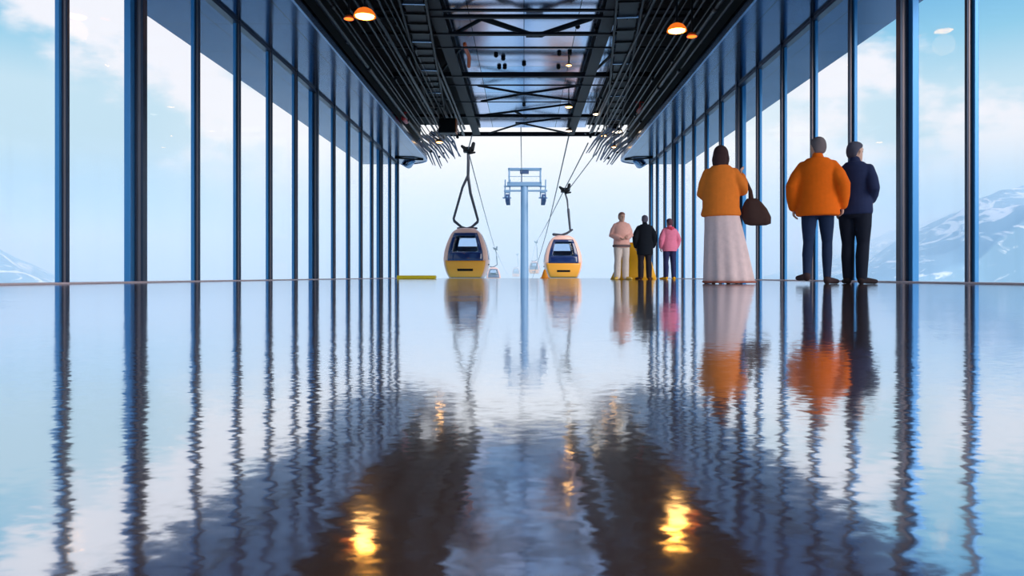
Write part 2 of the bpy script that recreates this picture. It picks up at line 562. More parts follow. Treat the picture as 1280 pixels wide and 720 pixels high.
# pipes along the soffits
rp = random.Random(3)
for sx, nm in ((-1, 'left'), (1, 'right')):
    for i in range(14):
        x = 2.5 + 0.117 * i
        z = 6.25 - 0.078 * i + rp.uniform(-0.08, 0.08)
        r = rp.choice((0.014, 0.018, 0.025, 0.035, 0.045))
        xj = rp.uniform(-0.06, 0.06)
        pts = [(sx * x, NEAR + 4, z), (sx * x, 14 + i * 0.25, z), (sx * (x + xj), 14.6 + i * 0.25, z + xj), (sx * (x + xj), END - 0.6 - rp.uniform(0, 1.2), z + xj)]
        if i == 13:
            pts = [(sx * 3.95, NEAR + 4, 5.32), (sx * 3.95, END - 0.8, 5.32)]
        p = MB().tube(pts, r, 10)
        for y in (10, 16, 22, 28):
            yy = y + (i * 7 % 13) * 0.35
            zz = z if i < 13 else 5.32
            p.tube([(sx * (x if i < 13 else 3.95), yy, zz), (sx * (x if i < 13 else 3.95), yy + 0.12, zz)], r + 0.018, 10)
        o = p.build('ceiling_pipe', M['pipe'], smooth=True)
        tag(o, 'dark grey pipe running along the ceiling above the %s glass wall' % nm, 'pipe', 'ceiling pipes along the %s side' % nm)
    # loose cable ends that fan out where the pipes stop
    for i in range(12):
        x = 3.02 + 0.1 * i
        z = 6.0 - 0.05 * i
        ye = END - 0.6 + rp.uniform(0, 0.7)
        q = [(sx * (x + 0.3), ye - 3.0, z - 0.1), (sx * (x + 0.1), ye - 1.1, z - 0.05), (sx * x, ye - 0.2, z - 0.1),
             (sx * (x - 0.15 - rp.uniform(0, 0.2)), ye + 0.25, z - 0.45 - rp.uniform(0, 0.25))]
        o = MB().tube(q, [0.04, 0.045, 0.04, 0.02], 8).build('loose_cable', M['cable'], smooth=True)
        tag(o, 'grey cable end splaying out at the open mouth of the hall, %s side' % nm, 'cable', 'splayed cable ends on the %s' % nm)

# red valves on the pipes
for px, py, d, lab in ((506, 150, 24.0, 'small red valve on the pipes over the left soffit edge'), (800, 137, 24.5, 'small red valve on the pipes over the right soffit edge')):
    p = at(px, py, d)
    t = thing('pipe_valve', lab, 'valve', p)
    MB().tube([(0, -0.26, 0), (0, 0.26, 0)], 0.085, 12).build('valve_body', M['red'], t, smooth=True)
    MB().tube([(0, 0, 0.05), (0, 0, 0.25)], 0.03, 8).tube([(-0.12, 0, 0.25), (0.12, 0, 0.25)], 0.025, 8).build('valve_handle', M['red'], t, smooth=True)


# ------------------------------------------------------------------ lamps
def dome_lamp(name, label, p, r, glow, shade, top, group=None, tilt=0.0):
    t = thing(name, label, 'lamp', p, 0, group)
    n = 22
    prof = [(0.16, 0.80), (0.34, 0.76), (0.66, 0.60), (0.90, 0.30), (1.0, 0.0), (0.95, 0.0), (0.84, 0.28), (0.60, 0.53), (0.16, 0.68)]
    rings = [[(r * a * math.cos(2 * math.pi * k / n), r * a * math.sin(2 * math.pi * k / n), r * z) for k in range(n)] for a, z in prof]
    MB().loft(rings).build('lamp_shade', shade, t, smooth=True)
    lens = [(0.84, 0.10), (0.82, 0.0), (0.62, -0.08), (0.32, -0.12), (0.06, -0.13)]
    MB().loft([[(r * a * math.cos(2 * math.pi * k / n), r * a * math.sin(2 * math.pi * k / n), r * z) for k in range(n)] for a, z in lens]).build('bulb', glow, t, smooth=True)
    MB().tube([(0, 0, r * 0.55), (0, 0, top - p[2])], 0.022, 8).build('drop_rod', M['black'], t, smooth=True)
    return t


p = at(456, 21, 13.2); dome_lamp('ceiling_lamp', 'large glowing orange dome lamp among the pipes on the left', p, 0.205, M['lamp_big'], M['shade_glow'], RZ)
p = at(846, 39, 14.0); dome_lamp('ceiling_lamp', 'large glowing orange dome lamp among the pipes on the right', p, 0.195, M['lamp_big'], M['shade_glow'], RZ)
p = at(865, 46, 14.3); dome_lamp('ceiling_lamp', 'small dim amber lamp just beside the large right dome lamp', p, 0.11, M['lamp_red'], M['orange'], RZ)
p = at(436, 24, 13.5); dome_lamp('ceiling_lamp', 'small dim amber lamp just beside the large left dome lamp', p, 0.10, M['lamp_red'], M['orange'], RZ)
p = at(549, 178, 29.6); dome_lamp('ceiling_lamp', 'small amber lamp by the cable ends near the left gondola hanger', p, 0.17, M['lamp_small'], M['copper'], RZ)
p = at(711, 82, 21.6); dome_lamp('ceiling_lamp', 'small gold lamp up on the bright ceiling sheets', p, 0.09, M['lamp_small'], M['copper'], RZ)
p = at(711, 134, 26.0); dome_lamp('ceiling_lamp', 'dark hanging lamp with a faint gold glow above the two cables', p, 0.14, M['lamp_small'], M['black'], RZ)
p = at(746, 143, 26.9); dome_lamp('ceiling_lamp', 'dark hanging lamp with a dim pale lens right of the gold one', p, 0.17, M['lamp_white'], M['black'], RZ)
p = at(711, 164, 30.0); dome_lamp('ceiling_lamp', 'pale gold lamp right at the last roof beam', p, 0.15, M['lamp_white'], M['copper'], RZ)
p = at(771, 165, 29.0); dome_lamp('ceiling_lamp', 'wide pale white lamp at the foot of the right cable tray', p, 0.24, M['lamp_white'], M['edge'], RZ)
p = at(755, 170, 29.4); dome_lamp('ceiling_lamp', 'small amber lamp beside the wide pale lamp', p, 0.12, M['lamp_small'], M['copper'], RZ)
p = at(768, 184, 29.6); dome_lamp('ceiling_lamp', 'lowest amber lamp hanging among the right cable ends', p, 0.12, M['lamp_small'], M['copper'], RZ)

# hanging black box with copper rim on the left
p = at(560, 158, 27.0)
t = thing('hanging_loudspeaker', 'black box loudspeaker with a copper edge hanging under the left ceiling', 'loudspeaker', p)
MB().box(-0.33, 0.29, -0.25, 0.25, -0.28, 0.27).build('speaker_box', M['black'], t, bevel=0.04)
MB().box(0.29, 0.34, -0.25, 0.25, -0.26, 0.25).build('copper_rim', M['copper'], t, bevel=0.01)
for s in (-0.2, 0.2):
    MB().tube([(s, 0, 0.25), (s * 1.1, 0.0, RZ - p.z)], 0.02, 8).build('hanging_rod', M['black'], t, smooth=True)
# orange elbow pipe by the girder
p = at(582, 64, 19.9)
o = MB().tube([p + Vector((0, -0.3, 0.1)), p + Vector((0, 0, 0.08)), p + Vector((0.06, 0.5, 0.0)), p + Vector((0.02, 0.9, -0.15))], 0.055, 10).build('hanging_hose', M['orange'], smooth=True)
tag(o, 'short curved orange hose hanging beside the left roof girder', 'hose')

# ------------------------------------------------------------------ outside: cabins, ropes, tower
zs = [0.0, 0.10, 0.30, 0.6, 0.9, 1.25, 1.6, 1.9, 2.1, 2.22, 2.30]
ws = [0.80, 0.86, 0.95, 1.03, 1.06, 1.02, 0.92, 0.80, 0.70, 0.60, 0.46]


def hw(z):
    for i in range(len(zs) - 1):
        if z <= zs[i + 1]:
            k = (z - zs[i]) / (zs[i + 1] - zs[i])
            return ws[i] + (ws[i + 1] - ws[i]) * max(0, k)
    return ws[-1]


def make_cabin(label, loc, group):
    g = thing('gondola_cabin', label, 'gondola', loc, 0, group)
    FS = 0.90                                         # width of the end faces against the full cabin

    def end(sy, u0, u1, z0, z1, lift=0.0):
        def fn(u, v):
            uu = u0 + (u1 - u0) * u; z = z0 + (z1 - z0) * v
            rake = 0.28 * max(0, (z - 0.8) / 1.5) ** 1.5 + 0.12 * max(0, (0.5 - z) / 0.5) ** 2
            y = 1.12 - rake + 0.10 * (1 - uu * uu) + lift
            return (uu * hw(z) * FS, sy * y, z), (0, -sy, 0)
        return fn

    def side(sx, v0, v1, z0, z1, lift=0.0):
        def fn(u, v):
            y = v0 + (v1 - v0) * u; z = z0 + (z1 - z0) * v
            return (sx * (hw(z) + lift), y * (1 - 0.22 * max(0, (z - 0.8) / 1.5) ** 1.5), z), (-sx, 0, 0)
        return fn

    # painted shell: corner posts, header, roof, floor
    sh = MB()
    for sy in (-1, 1):
        for sx in (-1, 1):
            sh.grid(end(sy, sx * 0.86, sx * 1.0, 0.80, 2.30), 3, 14, 0.05)
            def corner(u, v, sx=sx, sy=sy):
                z = 2.30 * v
                a, _ = end(sy, sx, sx, z, z)(0, 0)
                c, _ = side(sx, sy * 0.86, sy * 0.86, z, z)(0, 0)
                k = math.sin(u * math.pi / 2); q = 1 - math.cos(u * math.pi / 2)
                return (a[0] + (c[0] - a[0]) * k, a[1] + (c[1] - a[1]) * q, z), (-sx * 0.7, -sy * 0.7, 0)
            sh.grid(corner, 5, 18, 0.05)
        sh.grid(end(sy, -0.86, 0.86, 2.10, 2.30), 12, 4, 0.05)
    for sx in (-1, 1):
        sh.grid(side(sx, -0.86, 0.86, 0.0, 0.86), 6, 8, 0.05)
        sh.grid(side(sx, -0.86, 0.86, 2.05, 2.30), 6, 4, 0.05)
        for s in (-1, 1):
            sh.grid(side(sx, s * 0.74, s * 0.86, 0.86, 2.05), 2, 10, 0.05)
    rf = []
    for k, z in ((1.0, 2.29), (0.93, 2.335), (0.75, 2.365), (0.4, 2.38)):
        rf.append([(k * hw(2.29) * 1.0 * (abs(math.cos(a)) ** 0.5) * (1 if math.cos(a) >= 0 else -1), k * 0.90 * (abs(math.sin(a)) ** 0.5) * (1 if math.sin(a) >= 0 else -1), z) for a in [2 * math.pi * i / 32 for i in range(32)]])
    sh.loft(rf)
    sh.build('shell', M['peach'], g, smooth=True)
    fl = MB().box(-0.80, 0.80, -0.95, 0.95, -0.02, 0.06)
    fl.build('cabin_floor', M['hanger'], g, bevel=0.03)
    for sy in (-1, 1):
        lp = MB().grid(end(sy, -1, 1, 0.02, 0.80, 0.012), 16, 8, 0.06).build('lower_panel', M['yellow'], g, smooth=True)
        sl = MB().grid(end(sy, -0.42, 0.42, 0.31, 0.42, 0.022), 8, 2, 0.03).build('slot', M['black'], lp)
        wf = MB()
        wf.grid(end(sy, -0.87, 0.87, 0.80, 1.20, 0.02), 12, 5, 0.04).grid(end(sy, -0.87, 0.87, 1.98, 2.12, 0.02), 12, 3, 0.04)
        for s in (-1, 1):
            wf.grid(end(sy, s * 0.65, s * 0.87, 1.20, 1.98, 0.02), 4, 8, 0.04)
        w = wf.build('windscreen', M['navy'], g, smooth=True)
        MB().grid(end(sy, -0.65, 0.65, 1.20, 1.98, 0.01), 10, 8, 0.02).build('clear_pane', M['cabglass'], w, smooth=True)
    for sx in (-1, 1):
        MB().grid(side(sx, -0.74, 0.74, 0.86, 2.05, 0.012), 8, 10, 0.03).build('side_window', M['navy'], g, smooth=True)
        MB().grid(side(sx, -0.30, 0.30, 0.60, 0.66, 0.04), 4, 2, 0.04).build('door_bar', M['hanger'], g)
    MB().box(-0.62, 0.62, 0.42, 0.90, 0.35, 0.55).box(-0.55, 0.55, 0.80, 0.92, 0.55, 1.55).build('seat_bench', M['seat'], g, bevel=0.05)
    return g


def add_hanger(g, kind, top):
    """hanger from the roof (z about 2.36) up to the grip at `top` (local)"""
    T = Vector(top)
    if kind == 'loop':
        h = MB()
        j = Vector((T.x, 0, T.z - 1.15))
        h.tube([T, Vector((T.x + 0.02, 0, T.z - 0.5)), j], [0.06, 0.075, 0.07], 10)
        h.tube([j, j + Vector((-0.26, 0, -0.55)), Vector((-0.66, 0, 2.86)), Vector((-0.62, 0, 2.74)), Vector((-0.28, 0, 2.46)), Vector((-0.1, 0, 2.40))], [0.07, 0.06, 0.06, 0.07, 0.06, 0.06], 10)
        h.tube([j, Vector((T.x + 0.12, 0, T.z - 2.0)), Vector((0.52, 0, 2.80)), Vector((0.50, 0, 2.70)), Vector((0.22, 0, 2.46)), Vector((0.05, 0, 2.40))], [0.07, 0.07, 0.06, 0.07, 0.06, 0.06], 10)
        h.tube([Vector((-0.45, 0, 2.40)), Vector((0.45, 0, 2.40))], 0.05, 8)
        h.build('hanger_frame', M['hanger'], g, smooth=True)
    else:
        h = MB()
        h.tube([T, T + Vector((0.14, 0, -0.45)), T + Vector((0.18, 0, -0.95)), Vector((T.x + 0.20, 0, T.z - 1.0))], [0.05, 0.05, 0.04, 0.05], 10)
        h.tube([Vector((T.x + 0.20, 0, T.z - 1.0)), Vector((T.x + 0.30, 0, 2.75))], [0.075, 0.06], 10)
        h.tube([Vector((0.55, 0, 2.72)), Vector((0.25, 0, 2.52)), Vector((-0.05, 0, 2.42)), Vector((-0.5, 0, 2.46))], [0.06, 0.07, 0.07, 0.08], 10)
        h.build('hanger_arm', M['hanger'], g, smooth=True)
    c = MB()
    c.box(T.x - 0.22, T.x + 0.16, -0.22, 0.22, T.z - 0.02, T.z + 0.22)
    c.tube([T + Vector((-0.28, -0.1, 0.26)), T + Vector((-0.05, 0, 0.08)), T + Vector((0.20, 0, 0.12)), T + Vector((0.26, 0.1, 0.42))], [0.07, 0.13, 0.12, 0.09], 10)
    c.tube([T + Vector((0.08, -0.05, -0.06)), T + Vector((0.32, 0, -0.02))], [0.07, 0.05], 8)
    c.build('rope_grip', M['black'], g, bevel=0.03)


GRP = 'cable car cabins on the valley ropes'
DL, DR = 35.0, 41.0
pl = at(584, 347, DL); pr = at(703, 347, DR)
gl = make_cabin('yellow and peach gondola cabin on the left, hanging from a forked hanger loop', pl, GRP)
gr = dup(gl, pr, 0.0, 'yellow and peach gondola cabin on the right, hanging from a single slim arm', GRP)
gf = [dup(gl, at(616.5, 354, 107), 0.1, 'small distant gondola half hidden by the floor edge right of the big left cabin', GRP),
      dup(gl, at(668, 342, 140), -0.1, 'small distant dark gondola low between the tower and the right cabin', GRP),
      dup(gl, at(645, 346, 185), 0.0, 'tiniest faint gondola just left of the tower mast', GRP)]
gripL = at(585, 190, DL); gripR = at(706, 240, DR)
add_hanger(gl, 'loop', gripL - pl)
add_hanger(gr, 'arm', gripR - pr)
gripF = []
for g_, top in zip(gf, (5.0, 6.0, 5.6)):
    add_hanger(g_, 'arm', Vector((0.3, 0, top)))
    gripF.append(g_.location + Vector((0.3, 0, top + 0.05)))


def rope(pts, r, label, sag=0.0):
    P = [Vector(p) for p in pts]
    q = []
    for a, c in zip(P, P[1:]):
        for i in range(12):
            k = i / 12
            p = a.lerp(c, k); p.z -= sag * 4 * k * (1 - k) * (c - a).length / 50
            q.append(p)
    q.append(P[-1])
    o = MB().tube(q, r, 8).build('steel_rope', M['hanger'], smooth=True)
    return tag(o, label, 'cable', 'ropes of the cable car')


rope([at(590, 169, 31.2), gripL + Vector((0, 0, 0.10)), gripF[0], at(640, 352, 260)], 0.028, 'steel rope carrying the left gondola cabin down the valley', 0.15)
rope([at(711, 170, 31.2), at(683, 291, 60), at(668, 341, 100), at(660, 360, 170)], 0.03, 'steel rope sloping down close along the left of the right cabin', 0.1)
rope([at(735, 179, 31.0), gripR + Vector((-0.05, 0, 0.10)), gripF[1], at(658, 352, 260)], 0.028, 'upper steel rope running down to the grip of the right cabin', 0.1)
rope([at(750, 185, 30.6), gripR + Vector((0.16, 0, 0.06))], 0.022, 'outer steel rope ending at the grip of the right cabin')

# lattice head tower
DT = 60.0
k = DT / F
base = at(655.5, 345, DT)
tw = thing('cable_car_tower', 'pale blue steel lift tower with a crossbar of pulleys on a round mast', 'tower', (base.x, DT, -14.0))
zz = lambda py: CZ + (345 - py) * k + 14.0
xx = lambda px: (px - 655.5) * k
MB().tube([(0, 0, 0), (0, 0, zz(233))], [0.40, 0.30], 20).build('mast', M['tower'], tw, smooth=True)
hd = MB()
hd.box(xx(634), xx(677), -0.35, 0.35, zz(233), zz(228))
hd.box(xx(630), xx(684), -0.10, 0.10, zz(239.5), zz(237.5))
for px in (636.5, 675.5):
    for y in (-0.3, 0.3):
        hd.box(xx(px) - 0.06, xx(px) + 0.06, y - 0.05, y + 0.05, zz(230), zz(211))
for y in (-0.3, 0.3):
    hd.box(xx(635), xx(677), y - 0.05, y + 0.05, zz(213), zz(210.5))
hd.box(xx(635), xx(677), -0.28, -0.24, zz(221.5), zz(220.8))
hd.build('crosshead', M['tower'], tw, bevel=0.02)
MB().box(xx(650), xx(661), -0.25, 0.25, zz(217), zz(213)).tube([(xx(652), 0, zz(228)), (xx(652), 0, zz(214))], 0.05, 8).build('lamp_bracket', M['towerdark'], tw, bevel=0.02)
for s, pc in ((-1, 634.5), (1, 679.0)):
    br = MB()
    for px in (pc - 3.5, pc + 2.5):
        br.tube([(xx(px), 0, zz(247)), (xx(px + 0.6), 0, zz(225))], 0.05, 8)
    br.tube([(xx(pc - 5), -0.7, zz(248.5)), (xx(pc + 4), -0.7, zz(248.5))], 0.06, 8).tube([(xx(pc), -1.8, zz(249)), (xx(pc), 1.8, zz(249))], 0.09, 8)
    br.box(xx(pc - 3), xx(pc + 3), -0.25, 0.25, zz(241), zz(239))
    br.box(xx(pc - 4.6), xx(pc + 3.6), -0.2, 0.2, zz(233.5), zz(232.5))
    b_ = br.build('pulley_bracket', M['tower'], tw, smooth=False)
    for y in (-1.5, -0.75, 0.0, 0.75, 1.5):
        MB().tube([(xx(pc - 2.2), y, zz(249.8)), (xx(pc + 2.8), y, zz(249.8))], 0.30, 16, round_ends=False).build('pulley', M['towerdark'], b_)
rope([at(651, 152, 31.2), Vector((base.x + xx(652), DT, zz(216) - 14.0))], 0.025, 'thin rope from the roof braces to the top of the tower')

# ------------------------------------------------------------------ cones and barriers on the floor
p = at(681, 345, 30.6)
t = thing('traffic_cone', 'small orange traffic cone at the floor edge beside the right gondola', 'cone', (p.x, 30.6, 0))
MB().sect([(0.025, 0, 0, 0.165, 0.165), (0.05, 0, 0, 0.15, 0.15), (0.2, 0, 0, 0.10, 0.10), (0.36, 0, 0, 0.045, 0.045), (0.375, 0, 0, 0.03, 0.03)]).build('cone_body', M['cone'], t, smooth=True)
MB().box(-0.2, 0.2, -0.2, 0.2, 0.0, 0.03).build('cone_base', M['cone'], t, bevel=0.01)
p0, p1 = at(497, 345, 24.0), at(545, 345, 24.0)
o = MB().box(p0.x, p1.x, 23.8, 24.15, 0.0, 0.115).build('kerb_block', M['kerb'], bevel=0.025)
tag(o, 'long low yellow block lying on the floor by the left glass wall', 'barrier')

DB = 20.4
p = at(796, 345, DB)
t = thing('safety_barrier', 'bright yellow tent shaped tarpaulin barrier standing behind the man in black', 'barrier', (p.x, DB, 0))


def pyr(u, n=40):
    # folds that widen towards the foot
    r = []
    for i in range(n):
        a = 2 * math.pi * i / n
        f = 1 + 0.05 * u * math.sin(7 * a)
        ex = 0.28 + 0.36 * u
        cx = -0.08 * u
        r.append((cx + ex * f * math.copysign(abs(math.cos(a)) ** 0.7, math.cos(a)), (0.10 + 0.24 * u) * f * math.copysign(abs(math.sin(a)) ** 0.7, math.sin(a)), 1.02 * (1 - u)))
    return r


MB().loft([pyr(u / 8) for u in range(9)]).build('cover', M['tarp'], t, smooth=True)
MB().tube([(-0.25, 0, 1.02), (0.25, 0, 1.02)], 0.03, 8).build('ridge_bar', M['cone'], t, smooth=True)


# ------------------------------------------------------------------ people
def cloth(name, rgb, vary=0.12):
    return pbr(name, rgb, 0.85, 0, vary, 18, spec=0.2, bump=0.15)


SKIN = pbr('skin', (206, 160, 140), 0.6, 0, 0.06, 20, spec=0.3)


def person(label, loc, rz, H, legs, arms, outfit, turn=0.0, lean=0.0):
    """front of the figure is local -Y. legs/arms: joints in metres for a 1.72 m figure"""
    s = H / 1.72
    root = thing('person', label, 'person', loc, rz)
    V = lambda x, y, z: Vector((x * s, y * s, z * s))
    R = lambda *r: [a * s for a in r]

    def head(mb):
        c = V(0, -0.02, 1.605)
        ct, sn = math.cos(turn), math.sin(turn)
        T = lambda x, y, z: Vector((c.x + (x * ct - y * sn) * s, c.y + (x * sn + y * ct) * s, c.z + z * s))
        return T

    def torso(mb, k=0.0, lo=0.84, hi=1.46):
        sec = [(0.80, 0, 0.0, 0.150, 0.105), (0.86, 0, 0.005, 0.172, 0.120), (0.93, 0, 0.008, 0.176, 0.122), (1.02, 0, 0.0, 0.152, 0.105), (1.10, 0, -0.004, 0.145, 0.100),
               (1.20, 0, -0.010, 0.160, 0.112), (1.30, 0, -0.010, 0.178, 0.118), (1.38, 0, -0.002, 0.182, 0.105), (1.43, 0, 0.006, 0.150, 0.082), (1.47, 0, 0.01, 0.085, 0.065), (1.49, 0, 0.01, 0.06, 0.058)]
        mb.sect([(z * s, cx, cy * s, (rx + k) * s, (ry + k) * s) for z, cx, cy, rx, ry in sec if lo <= z <= hi], 24)

    def leg(mb, i, k=0.0, upto=1.0):
        x = (-1, 1)[i] * 0.090
        kn, an = legs[i]
        mb.tube([V(x, 0.0, 0.90), V(*[(a + b_) / 2 for a, b_ in zip((x, 0, 0.90), kn)]), V(*kn), V(kn[0] * 0.5 + an[0] * 0.5, kn[1] * 0.5 + an[1] * 0.5 + 0.012, kn[2] * 0.62 + an[2] * 0.38), V(*an)],
                R(0.092 + k, 0.080 + k, 0.056 + k, 0.055 + k * 1.3, 0.038 + k * 1.6), 16)

    def foot(mb, i, k=0.0):
        kn, an = legs[i]
        dx = outfit.get('toe', 0.10) * (-1, 1)[i]
        a = V(an[0], an[1] + 0.03, an[2] - 0.035); b2 = V(an[0] + dx * 0.4, an[1] - 0.08, an[2] - 0.045); c = V(an[0] + dx, an[1] - 0.165, an[2] - 0.055)
        mb.tube([a, b2, c], R(0.038 + k, 0.040 + k, 0.030 + k), 12, 0.85, (1, 0, 0))
        mb.tube([V(*an), V(an[0], an[1] + 0.012, an[2] - 0.05)], R(0.036 + k, 0.036 + k), 12)

    def arm(mb, i, k=0.0, to_wrist=True):
        sh = ((-1, 1)[i] * 0.160, 0.0, 1.385)
        el, wr = arms[i]
        mb.tube([V(*sh), V(*[(a + b_) / 2 for a, b_ in zip(sh, el)]), V(*el), V(*[a * 0.45 + b_ * 0.55 for a, b_ in zip(el, wr)]), V(*wr)], R(0.050 + k * 0.5, 0.050 + k, 0.042 + k, 0.038 + k, 0.027 + k * 0.8), 14)

    def hand(mb, i):
        el, wr = Vector(arms[i][0]), Vector(arms[i][1])
        d = (wr - el).normalized()
        sd = (-1, 1)[i]
        across = Vector((0, -1, 0)) - d * d.dot(Vector((0, -1, 0)))        # thumb side
        if across.length < 0.2: across = Vector((-sd, 0, 0)) - d * d.dot(Vector((-sd, 0, 0)))
        across.normalize()
        palm = d.cross(across) * sd                                        # curls this way
        pts = [wr, wr + d * 0.04, wr + d * 0.085]
        mb.tube([p_ * s for p_ in pts], R(0.026, 0.036, 0.038), 12, 0.42, across)
        for j, (off, ln) in enumerate(((0.030, 0.070), (0.010, 0.080), (-0.010, 0.074), (-0.029, 0.056))):
            q0 = wr + d * 0.080 + across * off
            q1 = q0 + d * ln * 0.45 + palm * 0.006; q2 = q1 + d * ln * 0.33 + palm * 0.016; q3 = q2 + d * ln * 0.18 + palm * 0.022
            mb.tube([q0 * s, q1 * s, q2 * s, q3 * s], R(0.0088, 0.0086, 0.008, 0.007), 8)
        t0 = wr + d * 0.025 + across * 0.026
        mb.tube([t0 * s, (t0 + d * 0.035 + across * 0.022 + palm * 0.008) * s, (t0 + d * 0.065 + across * 0.028 + palm * 0.018) * s], R(0.0125, 0.0105, 0.0085), 8)

    body = MB()
    torso(body, -0.012, 0.80, 1.5)
    for i in (0, 1):
        leg(body, i, -0.008); foot(body, i, -0.008); arm(body, i, -0.006); hand(body, i)
    T = head(body)
    body.tube([V(0, 0.012, 1.42), V(0, 0.0, 1.49), T(0, 0.005, -0.05)], R(0.062, 0.052, 0.052), 16)
    # skull, face, jaw
    rings = []
    for z, rx, yf, yb in ((-0.125, 0.022, -0.082, -0.03), (-0.112, 0.042, -0.092, 0.02), (-0.08, 0.058, -0.094, 0.055), (-0.04, 0.068, -0.092, 0.078), (0.0, 0.074, -0.090, 0.092),
                          (0.04, 0.077, -0.092, 0.100), (0.075, 0.070, -0.082, 0.096), (0.10, 0.052, -0.060, 0.078), (0.115, 0.025, -0.028, 0.04)):
        rings.append([T(rx * math.cos(2 * math.pi * k_ / 20), (yf + yb) / 2 + (yb - yf) / 2 * math.sin(2 * math.pi * k_ / 20), z) for k_ in range(20)])
    body.loft(rings)
    body.tube([T(0, -0.090, 0.018), T(0, -0.106, -0.02), T(0, -0.108, -0.034)], R(0.009, 0.013, 0.012), 8)      # nose
    body.tube([T(-0.024, -0.088, -0.066), T(0, -0.097, -0.066), T(0.024, -0.088, -0.066)], R(0.006, 0.009, 0.006), 8)   # mouth
    body.tube([T(-0.045, -0.082, 0.032), T(0, -0.092, 0.034), T(0.045, -0.082, 0.032)], R(0.008, 0.010, 0.008), 8)     # brow
    for sd in (-1, 1):
        body.tube([T(sd * 0.074, 0.012, 0.028), T(sd * 0.083, 0.02, 0.0), T(sd * 0.073, 0.010, -0.032)], R(0.010, 0.014, 0.009), 8, 0.6)
    bo = body.fused('body', SKIN, root, 0.0085, 2)
    for sd in (-1, 1):
        MB().ell(T(sd * 0.030, -0.084, 0.006), 0.011 * s, 0.009 * s, 0.007 * s, 10, 6).build('eye', M['black'], bo, smooth=True)
    o = outfit
    # legs
    if 'skirt' in o:
        z0, z1, ra, rb, dx = o['skirt']
        n = 64
        rings = []
        for j in range(13):
            u = j / 12
            z = (z0 + (z1 - z0) * u) * s
            rings.append([((dx * u + (ra + (rb - ra) * u ** 0.8) * (1 + 0.055 * u * math.sin(11 * a + 2 * u) + 0.03 * u * math.sin(5 * a)) * math.cos(a)) * s,
                           (0.0 + (ra * 0.72 + (rb * 0.72 - ra * 0.72) * u ** 0.8) * (1 + 0.055 * u * math.sin(11 * a + 2 * u)) * math.sin(a)) * s, z) for a in [2 * math.pi * q / n for q in range(n)]])
        sk = MB().loft(rings).build('skirt', o['skirt_mat'], root, smooth=True)
        if 'hem_mat' in o:
            r1 = rings[-1]
            hb = MB()
            hb.tube([Vector(q) + Vector((0, 0, 0.012)) for q in r1] + [Vector(r1[0]) + Vector((0, 0, 0.012))], 0.013, 6, round_ends=False)
            hb.build('hem_band', o['hem_mat'], sk, smooth=True)
    else:
        tr = MB()
        tr.sect([(z * s, 0, cy * s, rx * s, ry * s) for z, cy, rx, ry in ((0.80, 0, 0.155, 0.115), (0.88, 0.006, 0.185, 0.132), (0.96, 0.006, 0.178, 0.126), (1.02, 0, 0.165, 0.115))], 24)
        for i in (0, 1):
            leg(tr, i, o.get('trouser_ease', 0.010))
        tr.fused('trousers', o['trouser_mat'], root, 0.012, 3)
    for i in (0, 1):
        sm = MB(); foot(sm, i, 0.006); sm.fused('shoe', o['shoe_mat'], root, 0.009, 2)
    # top
    jk = MB()
    e = o.get('ease', 0.02)
    hem = o.get('hem', 0.80)
    hw_ = o.get('hem_r', 0.20)
    sec = [(hem, 0, 0, hw_, hw_ * 0.72), (hem + 0.03, 0, 0, hw_ + 0.012, hw_ * 0.74)]
    for z, cy, rx, ry in ((0.95, 0.004, 0.176, 0.122), (1.10, -0.004, 0.160, 0.112), (1.20, -0.008, 0.168, 0.118), (1.30, -0.008, 0.180, 0.122), (1.37, 0, 0.172, 0.106), (1.42, 0.006, 0.140, 0.086), (1.455, 0.010, 0.100, 0.076), (1.48, 0.012, 0.075, 0.070)):
        if z > hem + 0.05:
            sec.append((z, 0, cy, max(rx + e, hw_ * (0.96 if z < 1.25 else 0.5) if z < 1.32 else 0), max(ry + e, hw_ * 0.70 if z < 1.25 else 0)))
    jk.sect([(z * s, 0, cy * s, rx * s, ry * s) for z, cx, cy, rx, ry in sec], 28)
    for i in (0, 1):
        arm(jk, i, e * 0.9)
    jk.tube([V(0, 0.012, 1.44), V(0, 0.008, 1.50)], R(0.072, 0.066), 16)
    jo = jk.fused(o.get('top_name', 'jacket'), o['top_mat'], root, 0.012, 5)
    if 'belt_mat' in o:
        bz = hem + 0.045
        rr = hw_ + 0.03
        MB().sect([(q * s, 0, 0, rr * s, rr * 0.76 * s) for q in (bz - 0.03, bz + 0.03)], 28).build('belt', o['belt_mat'], root, smooth=False, bevel=0.01)
    if 'hood_mat' in o:
        hd_ = MB().tube([V(-0.09, 0.02, 1.46), V(-0.06, 0.09, 1.45), V(0, 0.115, 1.44), V(0.06, 0.09, 1.45), V(0.09, 0.02, 1.46)], R(0.035, 0.05, 0.06, 0.05, 0.035), 12)
        hd_.fused('hood', o['hood_mat'], root, 0.012, 3)
    # hair
    hr = MB()
    rings = []
    for z, rx, yf, yb in ((-0.075, 0.050, 0.045, 0.075), (-0.05, 0.068, 0.030, 0.096), (-0.01, 0.080, 0.012, 0.106), (0.03, 0.086, -0.040, 0.112), (0.058, 0.086, -0.085, 0.112), (0.085, 0.078, -0.094, 0.104), (0.11, 0.058, -0.072, 0.086), (0.128, 0.028, -0.03, 0.05)):
        rings.append([T(rx * math.cos(2 * math.pi * k_ / 22), (yf + yb) / 2 + (yb - yf) / 2 * math.sin(2 * math.pi * k_ / 22), z) for k_ in range(22)])
    hr.loft(rings)
